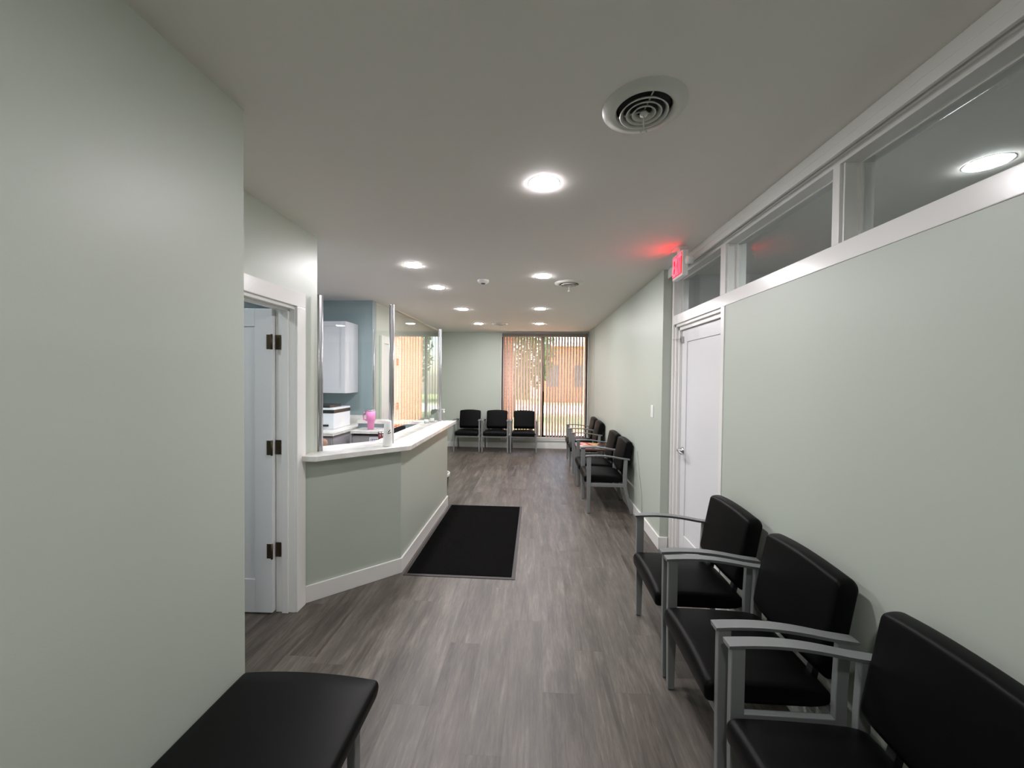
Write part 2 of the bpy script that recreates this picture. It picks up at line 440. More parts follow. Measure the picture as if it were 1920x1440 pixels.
def transom(n, y0, y1):
    w = bpy.data.objects.new('window_%d' % n, None); C.objects.link(w); w.location = (1.25, y1, 2.035); struct(w)
    bm = bmesh.new(); L = y1-y0
    for b in ((-.008, .03, -L, 0, 0, .008), (-.008, .03, -L, 0, .302, .31), (-.008, .03, -.012, 0, .008, .302), (-.008, .03, -L, -L+.012, .008, .302)): bx(bm, *b)
    obj('window_frame', bm, M['trim'], w)
    bm = bmesh.new(); bx(bm, .002, .008, -L+.012, -.012, .008, .302); obj('pane', bm, M['glass'], w)
transom(2, 2.575, 3.40); transom(3, 1.637, 2.50); transom(4, .35, 1.59); transom(5, YB, .31)
bm = bmesh.new(); bx(bm, XN-.002, 1.30, .31, .35, 2.035, 2.345); struct(obj('trim_10', bm, M['trim'], bevel=.002))
d2 = bpy.data.objects.new('door_2', None); C.objects.link(d2); d2.location = (1.232, RY0-.0, 0); d2.rotation_euler = (0, 0, PI/2); struct(d2)
bm = bmesh.new(); shaker(bm, RY1-RY0-.002, -.04, .012, RZ-.003, .10, -.008); obj('leaf', bm, M['door'], d2, bevel=.002)
# lever handle on the far stile
bm = bmesh.new(); hx = RY1-RY0-.06
lathe(bm, [(0, 0), (.030, 0), (.030, .006), (.024, .012), (.011, .014), (.011, .045), (0, .045)], 20, (hx, 0, .90), 'y')
tube(bm, [(hx, .043, .90), (hx-.03, .048, .901), (hx-.075, .05, .898), (hx-.11, .046, .893)], .009, 8)
obj('door_handle', bm, M['chrome'], d2)
bm = bmesh.new(); bx(bm, hx+.02, hx+.045, 0, .018, 1.80, 1.85); tube(bm, [(hx+.04, .015, 1.83), (hx+.06, .05, 1.832), (hx+.10, .07, 1.832)], .002, 6)
obj('latch', bm, M['steel'], d2)

# ------------------------------------------------------------------ waiting-room window
w1 = bpy.data.objects.new('window_1', None); C.objects.link(w1); w1.location = (.18, YF, WZ0); struct(w1)
def rel(b, o): return (b[0]-o[0], b[1]-o[0], b[2]-o[1], b[3]-o[1], b[4]-o[2], b[5]-o[2])
O = (.18, YF, WZ0)
bm = bmesh.new()
for b in ((WX0, WX0+.045, YF+.05, YF+.10, WZ0, WZ1), (WX1-.045, WX1, YF+.05, YF+.10, WZ0, WZ1), (WX0, WX1, YF+.05, YF+.10, WZ1-.05, WZ1), (WX0, WX1, YF+.05, YF+.10, WZ0, WZ0+.03), (.13, .185, YF+.05, YF+.10, WZ0, WZ1)):
    bx(bm, *rel(b, O))
obj('window_frame', bm, M['darkm'], w1)
bm = bmesh.new(); bx(bm, *rel((WX0+.045, .13, YF+.07, YF+.076, WZ0+.03, WZ1-.05), O)); obj('pane', bm, M['wglass'], w1)
bm = bmesh.new(); bx(bm, *rel((.185, WX1-.045, YF+.07, YF+.076, WZ0+.03, WZ1-.05), O)); obj('pane', bm, M['wglass'], w1)
bm = bmesh.new(); bx(bm, *rel((WX0-.01, WX1+.02, YF-.02, YF+.06, WZ0-.03, WZ0), O)); bx(bm, *rel((WX0-.01, WX1+.02, YF-.012, YF, WZ0-.075, WZ0-.03), O))
obj('window_sill', bm, M['trim'], w1, bevel=.003)
bm = bmesh.new()
bx(bm, *rel((WX0-.012, WX0, YF-.006, YF+.05, WZ0, H-.004), O)); bx(bm, *rel((WX1, WX1+.012, YF-.006, YF+.05, WZ0, H-.004), O)); bx(bm, *rel((WX0-.012, WX1+.012, YF-.006, YF+.05, WZ1, WZ1+.012), O))
obj('casing', bm, M['trim'], w1)
# vertical blind
bl = thing('vertical_blind', 'tall blush vertical slat blind half open across the far window', 'blind', (.18, YF, 0))
bm = bmesh.new(); bx(bm, WX0+.004-.18, WX1-.004-.18, -.06, .035, WZ1-.075, WZ1-.003); obj('valance', bm, M['valance'], bl, bevel=.003)
SP, SW = .0605, .080
ang = math.radians(31)
sx = WX0+.05; k = 0
while sx < WX1-.04:
    if not (.125 < sx < .185):
        bm = bmesh.new(); n = 6; rows = []
        for zz in (WZ0+.012, WZ1-.08):
            r = []
            for j in range(n+1):
                t = j/n-.5; bow = .006*(1-4*t*t)
                x = t*SW*math.sin(ang)+bow*math.cos(ang); y = t*SW*math.cos(ang)-bow*math.sin(ang)
                r.append(bm.verts.new((x, y, zz)))
            rows.append(r)
        for j in range(n): bm.faces.new((rows[0][j], rows[0][j+1], rows[1][j+1], rows[1][j])).smooth = True
        o = obj('slat', bm, M['slat'], bl, loc=(sx-.18, -.012, 0))
        s = o.modifiers.new('t', 'SOLIDIFY'); s.thickness = .0012
    sx += SP; k += 1
bm = bmesh.new(); tube(bm, [(.165-.18, -.045, WZ1-.08), (.165-.18, -.045, 1.2)], .004, 8); obj('wand', bm, M['white'], bl)

# ------------------------------------------------------------------ hall door beyond the desk (on the far left wall)
d3 = bpy.data.objects.new('door_3', None); C.objects.link(d3); d3.location = (XC, 5.07, 0); struct(d3)
bm = bmesh.new(); bx(bm, 0, .012, 0, .53, .01, 1.93); obj('leaf', bm, M['door'], d3)
bm = bmesh.new(); bx(bm, 0, .03, -.09, 0, 0, 2.03); bx(bm, 0, .03, .53, .62, 0, 2.03); bx(bm, 0, .03, 0, .53, 1.93, 2.03); obj('casing', bm, M['trim'], d3, bevel=.003)
for z in (.40, 1.05, 1.70):
    bm = bmesh.new(); bx(bm, .012, .03, .50, .53, z-.05, z+.05); obj('hinge', bm, M['bronze'], d3)

# ------------------------------------------------------------------ counter ledge, glass screen
bm = bmesh.new()
prism(bm, [(XD+.001, 2.437), (XD+.02, 2.372), (-1.392, 2.372), (-.924, 2.822), (-.925, 4.48), (XC+.001, 4.48), (XC+.001, 4.33), (-1.27, 4.33), (-1.27, 3.00), (-1.62, 2.66), (-1.62, 2.577), (XD+.001, 2.577)], .945, .98)
tag(obj('counter_ledge', bm, M['quartz'], bevel=.003), 'white quartz transaction ledge on top of the angled sage reception half wall', 'countertop')
gs = thing('glass_screen', 'clear glass reception screen with aluminium posts standing on the white ledge', 'glass screen', (-1.10, 2.90, .98))
G = [(-1.462, 2.545), (-1.10, 2.90), (-1.10, 4.40), (-1.885, 4.40)]
zt = 2.02-.98
def pane(a, b, z0, z1, t=.008, ga=.018, gb=.018):
    a = Vector((a[0]+1.10, a[1]-2.90, 0)); b = Vector((b[0]+1.10, b[1]-2.90, 0)); d = (b-a).normalized(); n = Vector((-d.y, d.x, 0))*t/2
    a = a+d*ga; b = b-d*gb
    bm = bmesh.new(); prism(bm, [tuple((a+n)[:2]), tuple((b+n)[:2]), tuple((b-n)[:2]), tuple((a-n)[:2])], z0, z1)
    return obj('pane', bm, M['glass'], gs)
pane(G[0], G[1], .11, zt); pane(G[1], G[2], .11, zt); pane(G[2], G[3], .012, zt)
for x, y, rot in ((*G[0], 0.78), (*G[1], .39), (*G[2], 0), (*G[3], 0)):
    bm = bmesh.new(); mt = Matrix.Translation((x+1.10, y-2.90, 0)) @ Matrix.Rotation(rot, 4, 'Z')
    pr0 = .0045 if x < -1.8 else .0085
    for dx in (-pr0*1.15, pr0*1.15): 
        lathe(bm, [(0, 0), (pr0, 0), (pr0, zt+.02), (0, zt+.02)], 14, (dx, 0, 0))
    bx(bm, -pr0*.9, pr0*.9, -pr0*1.05, pr0*1.05, 0, zt+.018)
    for v in bm.verts: v.co = mt @ v.co
    p = obj('post', bm, M['alu'], gs)

# white tapered dispenser
ds = thing('canister', 'white tapered canister with small black emblem standing on the ledge corner', 'canister', (-1.085, 2.79, .98))
bm = bmesh.new(); lathe(bm, [(0, 0), (.034, 0), (.036, .004), (.025, .185), (.022, .188), (0, .188)], 28); o = obj('body', bm, M['white'], ds)
bm = bmesh.new()
pts = []
for t in range(8):
    a = t/7; pts.append((.0255+.0015-.00*a+math.cos(0)*.0, 0, 0))
mt = Matrix.Rotation(math.radians(-48), 4, 'Z')
tube(bm, [mt @ Vector((.0300, -.008, .105)), mt @ Vector((.0305, -.002, .112)), mt @ Vector((.0295, .006, .122))], .003, 6)
tube(bm, [mt @ Vector((.0303, -.012, .098)), mt @ Vector((.0312, .0, .096)), mt @ Vector((.0300, .010, .104))], .0025, 6)
obj('emblem', bm, M['black'], ds)
def jar(x, y, z, r, h, label, m=M['glass']):
    t = thing('glass_jar', label, 'jar', (x, y, z))
    bm = bmesh.new(); lathe(bm, [(0, 0), (r, 0), (r*1.03, .004), (r, h*.75), (r*.8, h*.85), (r*.8, h)], 20); obj('body', bm, m, t)
    bm = bmesh.new(); lathe(bm, [(0, 0), (r*.7, 0), (r*.7, h*.4), (0, h*.4)], 16, (0, 0, .004)); obj('contents', bm, M['white'], t)
    return t
jar(-1.20, 4.20, .98, .035, .085, 'clear glass jar on the far end of the ledge, left of its twin')
jar(-1.16, 4.29, .98, .035, .10, 'clear glass jar closest to the last screen post')
t = thing('pump_bottle', 'clear hand sanitiser pump bottle standing behind the last screen post', 'bottle', (-1.06, 4.44, .98))
bm = bmesh.new(); lathe(bm, [(0, 0), (.024, 0), (.024, .075), (.010, .088), (.010, .095), (0, .095)], 18); obj('body', bm, M['glass'], t)
bm = bmesh.new(); lathe(bm, [(0, 0), (.011, 0), (.011, .012), (.004, .013), (.004, .035), (0, .035)], 12, (0, 0, .095)); bx(bm, -.03, .008, -.005, .005, .128, .137); obj('pump', bm, M['white'], t)

# ------------------------------------------------------------------ office furniture
uc = thing('wall_cabinet', 'pale grey shaker wall cabinet hung on the blue office wall', 'cabinet', (-2.235, 4.75, 1.285))
bm = bmesh.new(); bx(bm, -.80, 0, -.30, 0, 0, .85); obj('body', bm, M['cab'], uc, bevel=.001)
def cab_door(par, x0, x1, y, z0, z1, m, st=.055, kids=None, sn=-1):
    bm = bmesh.new(); t = .02
    bx(bm, x0, x0+st, y-t, y, z0, z1); bx(bm, x1-st, x1, y-t, y, z0, z1); bx(bm, x0+st, x1-st, y-t, y, z0, z0+st); bx(bm, x0+st, x1-st, y-t, y, z1-st, z1)
    bx(bm, x0+st, x1-st, y-t+.008, y, z0+st, z1-st)
    return obj('door', bm, m, par, bevel=.001)
cab_door(uc, -.40, -.002, -.301, .002, .848, M['cab']); cab_door(uc, -.798, -.404, -.301, .002, .848, M['cab'])
lc = thing('base_cabinet', 'grey base cabinet run below the printer in the office', 'cabinet', (-2.09, 4.74, 0))
bm = bmesh.new(); bx(bm, -.82, 0, -.86, 0, 0, .868); obj('body', bm, M['cab2'], lc, bevel=.001)
for x0, x1 in ((-.81, -.41), (-.405, -.005)):
    cab_door(lc, x0, x1, -.861, .10, .855, M['cab2'], .04)
ct = thing('worktop', 'white quartz worktop under the printer with a low upstand on the blue wall', 'countertop', (-2.07, 4.745, .87))
bm = bmesh.new(); bx(bm, -.86, 0, -.90, 0, 0, .03); obj('slab', bm, M['quartz'], ct, bevel=.002)
bm = bmesh.new(); bx(bm, -.86, -.0, -.016, 0, .0305, .13); obj('upstand', bm, M['quartz'], ct, bevel=.002)
# printer
pr_ = thing('printer', 'white and black desktop printer on the office worktop below the wall cabinet', 'printer', (-2.42, 4.33, .9005))
bm = bmesh.new(); bx(bm, -.22, .20, -.19, .19, 0, .175); obj('body', bm, M['prn'], pr_, bevel=.008)
bm = bmesh.new(); bx(bm, -.222, .202, -.192, .192, .175, .21); obj('band', bm, M['black'], pr_, bevel=.003)
bm = bmesh.new(); bx(bm, -.22, .20, -.19, .19, .21, .232); obj('lid', bm, M['prn'], pr_, bevel=.006)
bm = bmesh.new(); bx(bm, -.20, .13, -.15, .12, .232, .262); obj('document_feeder', bm, M['black'], pr_, bevel=.006)
bm = bmesh.new(); bx(bm, -.16, .14, -.20, -.188, .03, .05); obj('paper_slot', bm, M['black'], pr_)
# low counter behind the far half wall
fc = thing('side_cabinet', 'grey front cabinet with dark top gap behind the reception ledge', 'cabinet', (-1.98, 4.355, 0))
bm = bmesh.new(); bx(bm, 0, .55, -.28, 0, 0, .845); bx(bm, -.02, .0, -.295, 0, 0, .868); obj('body', bm, M['cab2'], fc, bevel=.001)
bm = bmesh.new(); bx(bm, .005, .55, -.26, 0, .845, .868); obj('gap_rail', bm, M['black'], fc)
wt = thing('side_worktop', 'narrow white worktop carrying the pink tumbler', 'countertop', (-1.99, 4.355, .87))
bm = bmesh.new(); bx(bm, 0, .57, -.305, 0, 0, .03); obj('slab', bm, M['quartz'], wt, bevel=.002)
nt_ = thing('paper_notice', 'white paper notice taped on the grey cabinet front', 'notice', (-1.72, 4.074, .77))
bm = bmesh.new(); bx(bm, -.068, .068, -.0012, 0, -.09, .06); obj('sheet', bm, M['paper'], nt_)
bm = bmesh.new()
random.seed(3)
for row, z in enumerate((.04, .022)):
    x = -.055
    while x < (.045 if row == 0 else .03):
        wd = random.uniform(.009, .02); bx(bm, x, x+wd, -.0018, -.0011, z-.005, z+.005); x += wd+.005
for z in (0, -.014, -.028):
    x = -.058
    while x < .05:
        wd = random.uniform(.006, .018); bx(bm, x, x+wd, -.0018, -.0011, z-.0012, z+.0012); x += wd+.004
obj('print', bm, M['ink'], nt_)
tm = thing('pink_tumbler', 'bubblegum pink handled travel tumbler on the narrow white worktop', 'tumbler', (-1.815, 4.17, .9005))
bm = bmesh.new(); lathe(bm, [(0, .008), (.033, .008), (.037, .09), (.047, .10), (.050, .205), (0, .205)], 28); obj('body', bm, M['pink'], tm)
bm = bmesh.new(); lathe(bm, [(0, 0), (.032, 0), (.033, .009), (0, .009)], 24); obj('base_ring', bm, M['steel'], tm)
bm = bmesh.new(); lathe(bm, [(0, .205), (.050, .205), (.050, .215), (.044, .222), (0, .222)], 24); obj('lid', bm, M['steel'], tm)
bm = bmesh.new(); tube(bm, [(-.045, 0, .19), (-.075, -.005, .185), (-.082, -.005, .15), (-.075, -.005, .11), (-.045, 0, .10)], .009, 8); obj('handle', bm, M['pink'], tm)
bm = bmesh.new(); tube(bm, [(.01, 0, .22), (.014, 0, .26)], .004, 8); obj('straw', bm, M['glass'], tm)
# inner desk with screen and maroon cup
dk = thing('reception_desk', 'low grey reception desk tucked behind the angled half wall', 'desk', (-1.45, 3.55, 0))
bm = bmesh.new(); bx(bm, -.30, .315, -.50, .50, .72, .75); obj('desktop', bm, M['cab2'], dk, bevel=.002)
for y in (-.48, .46):
    bm = bmesh.new(); bx(bm, -.28, .30, y, y+.02, 0, .72); obj('side_panel', bm, M['cab2'], dk)
mc = thing('maroon_cup', 'maroon drinking cup on the low desk behind the canister', 'cup', (-1.455, 3.6, .7505))
bm = bmesh.new(); lathe(bm, [(0, 0), (.030, 0), (.038, .20), (0, .20)], 24); obj('body', bm, M['maroon'], mc)
bm = bmesh.new(); lathe(bm, [(0, .2), (.039, .2), (.039, .212), (0, .214)], 24); obj('lid', bm, M['steel'], mc)
mn = thing('monitor', 'black computer screen on the low desk seen under the glass', 'monitor', (-1.42, 3.98, .7505))
bm = bmesh.new(); bx(bm, -.14, .06, -.012, .012, .05, .225); obj('screen', bm, M['black'], mn, bevel=.004)
bm = bmesh.new(); bx(bm, -.04, .04, -.04, .04, 0, .01); bx(bm, -.015, .015, -.008, .008, .01, .07); obj('stand', bm, M['black'], mn)
oc = thing('desk_chair', 'brown leatherette desk chair leaning behind the near end of the ledge', 'chair', (-2.17, 3.35, 0))
bm = loft_pad([(-.24, .44), (.22, .44), (.24, .50), (-.24, .50)], .24, .03, .01); obj('seat', bm, M['brown'], oc, smooth=True)
bm = loft_pad([(.20, .50), (.26, .50), (.31, .86), (.25, .865)], .17, .03, .04); obj('backrest', bm, M['brown'], oc, smooth=True)
bm = bmesh.new(); lathe(bm, [(0, .06), (.03, .06), (.03, .44), (0, .44)], 14); obj('column', bm, M['black'], oc)
bm = bmesh.new()
for k in range(5):
    a = 2*PI*k/5; tube(bm, [(0, 0, .08), (.25*math.cos(a), .25*math.sin(a), .05)], .016, 8); lathe(bm, [(0, 0), (.022, 0), (.022, .045), (0, .045)], 10, (.25*math.cos(a), .25*math.sin(a), 0))
obj('base', bm, M['black'], oc)

# ------------------------------------------------------------------ mat, bin, switch
fm = thing('floor_mat', 'black ribbed entrance mat with grey rubber border along the reception wall', 'mat', (-.555, 3.635, 0))
bm = bmesh.new(); bx(bm, -.425, .42, -.81, .80, 0.0005, .004); obj('rubber_border', bm, M['rubber'], fm, bevel=.001)
bm = bmesh.new(); bx(bm, -.400, .393, -.782, .775, .004, .009); obj('pile', bm, M['carpet'], fm, bevel=.002)
bn = thing('waste_bin', 'small black waste bin with white liner rim peeking past the reception wall end', 'bin', (-1.20, 4.72, 0))
bm = bmesh.new(); lathe(bm, [(0, 0), (.11, 0), (.145, .27), (.139, .27), (.105, .006), (0, .006)], 28); obj('body', bm, M['black'], bn)
bm = bmesh.new(); lathe(bm, [(.147, .262), (.150, .27), (.150, .298), (.146, .302), (.140, .298), (.138, .25)], 28); obj('liner', bm, M['bag'], bn)
sw = thing('light_switch', 'white rocker light switch on the right sage wall before the door recess', 'switch', (XR-.0005, 3.70, 1.19))
bm = bmesh.new(); bx(bm, -.006, 0, -.035, .035, -.057, .057); obj('plate', bm, M['white'], sw, bevel=.002)
bm = bmesh.new(); bx(bm, -.009, -.006, -.016, .016, -.033, .033); obj('rocker', bm, M['white'], sw, bevel=.001)
bm = bmesh.new(); tube(bm, [(XR-.003, 4.20, .72), (XR-.003, 4.12, .52), (XR-.003, 4.0, .30), (XR-.016, 3.93, .113)], .0018, 6)
tag(obj('power_cord', bm, M['frame']), 'thin grey cord hanging down the right wall beside the nearest of the far chairs', 'cord')

# ------------------------------------------------------------------ guest chairs
def side_bar(bm, st, x, t):
    """st: list of (y0,y1,z); thickness t about x"""
    rings = []
    for y0, y1, z in st:
        rings.append([bm.verts.new(p) for p in ((x-t/2, y0, z), (x+t/2, y0, z), (x+t/2, y1, z), (x-t/2, y1, z))])
    for a, b in zip(rings, rings[1:]):
        for k in range(4): bm.faces.new((a[k], a[(k+1) % 4], b[(k+1) % 4], b[k]))
    bm.faces.new(rings[0]); bm.faces.new(rings[-1])
def make_chair(label, group):
    """local: x across, front at -y. y = v-.245 with v=0 at the front leg centre"""
    t = thing('guest_chair', label, 'chair', group=group)
    o = -.245
    for s in (-1, 1):
        x = s*.252
        bm = bmesh.new(); side_bar(bm, [(o-.016, o+.014, 0.006), (o-.022, o+.022, .36), (o-.022, o+.022, .628)], x, .026); obj('leg', bm, M['frame'], t, bevel=.003)
        bm = bmesh.new(); side_bar(bm, [(o+.455, o+.482, 0.006), (o+.398, o+.435, .20), (o+.372, o+.412, .30), (o+.372, o+.412, .42), (o+.380, o+.420, .606)], x, .026); obj('leg', bm, M['frame'], t, bevel=.003)
        bm = bmesh.new(); bx(bm, x-.013, x+.013, o+.020, o+.374, .298, .335); obj('side_rail', bm, M['frame'], t, bevel=.003)
        # armrest, gently arched, falling to the back
        bm = bmesh.new(); n = 12; rings = []
        for k in range(n+1):
            a = k/n; y = o-.034+a*.475; z = .640+.010*math.sin(PI*min(1, a*1.25))-.030*a*a
            th = .013; w = .0235-.003*a
            rings.append([bm.verts.new(p) for p in ((x-w, y, z), (x+w, y, z), (x+w*.8, y, z-th), (x-w*.8, y, z-th))])
        for a, b in zip(rings, rings[1:]):
            for k in range(4): bm.faces.new((a[k], a[(k+1) % 4], b[(k+1) % 4], b[k])).smooth = True
        bm.faces.new(rings[0]); bm.faces.new(rings[-1])
        a_ = obj('armrest', bm, M['frame'], t); smooth_by_angle(a_, 35)
    for y in (o+.0, o+.39):
        bm = bmesh.new(); bx(bm, -.24, .24, y-.013, y+.013, .300, .333); obj('cross_rail', bm, M['frame'], t, bevel=.003)
    for s in (-1, 1):
        bm = bmesh.new(); x = s*.13
        side_bar(bm, [(o+.355, o+.385, .34), (o+.385, o+.41, .45), (o+.435, o+.45, .62)], x, .03); obj('back_support', bm, M['black'], t, bevel=.002)
    p = [(o-.046, .350), (o-.038, .338), (o-.020, .336), (o+.20, .336), (o+.395, .336), (o+.395, .407), (o+.20, .416), (o-.01, .416), (o-.035, .410), (o-.048, .392)]
    bm = loft_pad(p, .228, .016, .018); s_ = obj('seat', bm, M['vinyl'], t, smooth=True); smooth_by_angle(s_, 50)
    p = [(o+.355, .510), (o+.350, .478), (o+.358, .464), (o+.378, .434), (o+.393, .426), (o+.42, .440), (o+.430, .465), (o+.484, .745), (o+.488, .765), (o+.470, .790), (o+.440, .792), (o+.412, .785), (o+.405, .765)]
    bm = loft_pad(p, .215, .018, .020, arc=.010, it=2); b_ = obj('backrest', bm, M['vinyl'], t, smooth=True); smooth_by_angle(b_, 50)
    return t
g1, g2, g3 = 'guest chairs along the near right wall', 'guest chairs along the far right wall', 'guest chairs in front of the far window wall'
c0 = make_chair('black vinyl guest chair nearest the camera on the right, cut by the frame', g1)
c0.location = (.9125, 1.04, 0); c0.rotation_euler = (0, 0, -PI/2)
dup(c0, (.9125, 1.635, 0), -PI/2, 'black vinyl guest chair in the middle of the near right row', g1)
dup(c0, (.9125, 2.215, 0), -PI/2, 'black vinyl guest chair beside the white door in the near right row', g1)
dup(c0, (.845, 4.55, 0), -PI/2, 'black guest chair first after the light switch on the far right wall', g2)
dup(c0, (.845, 5.11, 0), -PI/2, 'black guest chair on the near side of the magazine table', g2)
dup(c0, (.845, 6.30, 0), -PI/2, 'black guest chair just past the magazine table', g2)
dup(c0, (.845, 6.86, 0), -PI/2, 'black guest chair on the right wall closest to the window', g2)
dup(c0, (-1.345, 7.785, 0), 0, 'leftmost black guest chair against the far sage wall', g3)
dup(c0, (-.785, 7.80, 0), 0, 'black guest chair half in front of the window edge, middle of the far row', g3)
dup(c0, (-.225, 7.815, 0), 0, 'rightmost black guest chair of the far row, wholly before the blind', g3)

# magazine table
tb = thing('magazine_table', 'low side table with magazines between chairs on the far right wall', 'table', (.845, 5.70, 0))
bm = bmesh.new(); bx(bm, -.24, .22, -.27, .27, .475, .50); obj('tabletop', bm, M['wood'], tb, bevel=.004)
for x in (-.22, .20):
    for y in (-.25, .25):
        bm = bmesh.new(); bx(bm, x-.014, x+.014, y-.014, y+.014, .004, .475); obj('leg', bm, M['frame'], tb, bevel=.002)
def mag(x, y, z, rz, c1, c2, label):
    m, nt, b = new_mat('magazine_cover')
    tc = nt.nodes.new('ShaderNodeTexCoord'); n = nt.nodes.new('ShaderNodeTexVoronoi'); n.inputs['Scale'].default_value = 14
    nt.links.new(tc.outputs['Object'], n.inputs['Vector'])
    cr = nt.nodes.new('ShaderNodeValToRGB'); nt.links.new(n.outputs['Color'], cr.inputs[0]); cr.color_ramp.interpolation = 'CONSTANT'
    cr.color_ramp.elements[0].color = c1; cr.color_ramp.elements[1].color = c2; cr.color_ramp.elements[1].position = .5
    nt.links.new(cr.outputs[0], b.inputs['Base Color']); b.inputs['Roughness'].default_value = .25
    t = thing('magazine', label, 'magazine', (x, y, z), rz, 'magazines on the side table')
    bm = bmesh.new(); bx(bm, -.105, .105, -.14, .14, 0, .003); obj('pages', bm, M['paper'], t)
    bm = bmesh.new(); bx(bm, -.106, .107, -.141, .141, .003, .0036); obj('cover', bm, m, t)
mag(.72, 5.62, .5005, .1, srgb(226, 120, 110), srgb(240, 190, 170), 'pink covered magazine on the side table edge nearest the aisle')
mag(.93, 5.60, .5005, -.15, srgb(60, 62, 70), srgb(226, 226, 230), 'black and white magazine on the side table nearest the wall')
mag(.80, 5.83, .5045, 1.2, srgb(190, 60, 40), srgb(236, 214, 150), 'red and cream magazine at the back of the side table')

# bench, bottom left
bn = thing('vinyl_bench', 'black vinyl bench pushed against the near left wall in the foreground', 'bench', (-.795, .85, 0))
bm = loft_pad([(-.42, .365), (.445, .365), (.468, .372), (.480, .40), (.477, .414), (.465, .420), (-.42, .420)], .254, .016, .018, it=2, n=16)
o = obj('seat', bm, M['vinyl'], bn, smooth=True); smooth_by_angle(o, 50)
for x in (-.21, .205):
    for y in (-.36, .38):
        bm = bmesh.new(); bx(bm, x-.014, x+.014, y-.020, y+.020, .004, .33); obj('leg', bm, M['frame'], bn, bevel=.003)
bm = bmesh.new()
for b in ((-.224, .219, -.38, -.354, .328, .365), (-.224, .219, .374, .40, .328, .365), (-.224, -.198, -.354, .374, .328, .365), (.193, .219, -.354, .374, .328, .365)): bx(bm, *b)
obj('frame', bm, M['frame'], bn)

# ------------------------------------------------------------------ ceiling fittings
def downlight(x, y, label, m=None, first=[None], grp='recessed downlights in the ceiling'):
    if first[0] is None or m is not None:
        t = thing('downlight', label, 'ceiling light', (x, y, H), group=grp)
        bm = bmesh.new(); lathe(bm, [(.070, -.0005), (.072, -.0012), (.078, -.0007), (.079, 0)], 40); obj('trim_ring', bm, M['white'], t)
        bm = bmesh.new(); lathe(bm, [(0, -.0065), (.03, -.0063), (.055, -.0054), (.067, -.0036), (.070, -.002), (.070, 0)], 40); obj('diffuser', bm, m or M['led'], t)
        if m is None: first[0] = t
        return t
    return dup(first[0], (x, y, H), 0, label, grp)
downlight(.03, 1.90, 'largest bright round downlight, nearest the camera over the aisle')
downlight(.06, 3.63, 'second round downlight of the right-hand row, beside the mid ceiling vent')
downlight(.055, 5.36, 'third round downlight of the right-hand row over the far waiting area')
downlight(.06, 6.86, 'last round downlight of the right-hand row in front of the window')
downlight(-1.05, 3.25, 'first round downlight of the left-hand row, above the glass screen')
downlight(-1.05, 4.07, 'second round downlight of the left-hand row, above the ledge end')
downlight(-1.03, 5.39, 'third round downlight of the left-hand row beyond the glass screen')
downlight(-1.02, 6.86, 'last round downlight of the left-hand row beside the farthest vent')
downlight(.03, -.30, 'round downlight directly above the foreground bench and chairs')
downlight(-2.45, 2.9, 'round downlight of the reception office behind the left door wall', M['led2'], grp='downlights of other rooms')
downlight(-2.3, 1.25, 'unseen round fill light added in the reception office over the open door leaf', M['led3'], grp='downlights of other rooms')  # added out of view to brighten the front face of the leaf
downlight(1.93, 1.80, 'round downlight of the neighbouring room seen through the transom glass', M['led3'], grp='downlights of other rooms')
downlight(3.1, 1.8, 'round fill light added deep in the neighbouring room, hidden below the transom rail', M['led3'], grp='downlights of other rooms')  # unseen lamp, added to lift the room behind the transoms
downlight(3.1, .2, 'round fill light added deep in the neighbouring room, closer to the viewer', M['led3'], grp='downlights of other rooms')  # second added lamp, brightens the same room through the transom glass
def vent(x, y, rod, label, group='round ceiling diffusers'):
    t = thing('ceiling_vent', label, 'vent', (x, y, H), group=group)
    bm = bmesh.new(); lathe(bm, [(.142, 0), (.140, -.004), (.118, -.012), (.102, -.018), (.094, -.012), (.092, 0)], 48); obj('outer_ring', bm, M['ventm'], t)
    bm = bmesh.new(); lathe(bm, [(0, -.001), (.092, -.001), (.092, 0), (0, 0)], 32); obj('duct_opening', bm, M['duct'], t)
    for r in (.078, .057, .037):
        bm = bmesh.new(); lathe(bm, [(r, -.024), (r+.004, -.023), (r-.008, -.010), (r-.011, -.011), (r, -.024)], 40); obj('cone_ring', bm, M['ventm'], t)
    bm = bmesh.new(); lathe(bm, [(0, -.030), (.013, -.028), (.014, -.022), (.008, -.012), (0, -.012)], 20)
    for k in range(3):
        a = 2*PI*k/3+.6; tube(bm, [(0, 0, -.012), (.10*math.cos(a), .10*math.sin(a), -.008)], .003, 6)
    obj('hub', bm, M['ventm'], t)
    if rod:
        bm = bmesh.new(); tube(bm, [(0, 0, -.028), (0, .0, -.075)], .002, 6); tube(bm, [(-.012, 0, -.086), (0, 0, -.074), (.012, 0, -.086)], .0025, 6); obj('damper_rod', bm, M['ventm'], t)
vent(.365, 1.385, True, 'large round white ceiling vent with concentric rings nearest the camera')
vent(.322, 3.90, True, 'round ceiling vent with dangling rod right of the second downlight')
vent(-.64, 6.87, True, 'small round ceiling vent far off before the window')
sd = thing('smoke_detector', 'small round smoke detector on the ceiling between the downlight rows', 'smoke detector', (-.52, 3.77, H))
bm = bmesh.new(); lathe(bm, [(.056, 0), (.056, -.014), (.046, -.026), (.030, -.034), (0, -.035)], 28); obj('housing', bm, M['white'], sd)
bm = bmesh.new(); lathe(bm, [(0, -.034), (.022, -.034), (.02, -.039), (0, -.039)], 16, (0, -.01, 0)); obj('sensor_cap', bm, M['black'], sd)

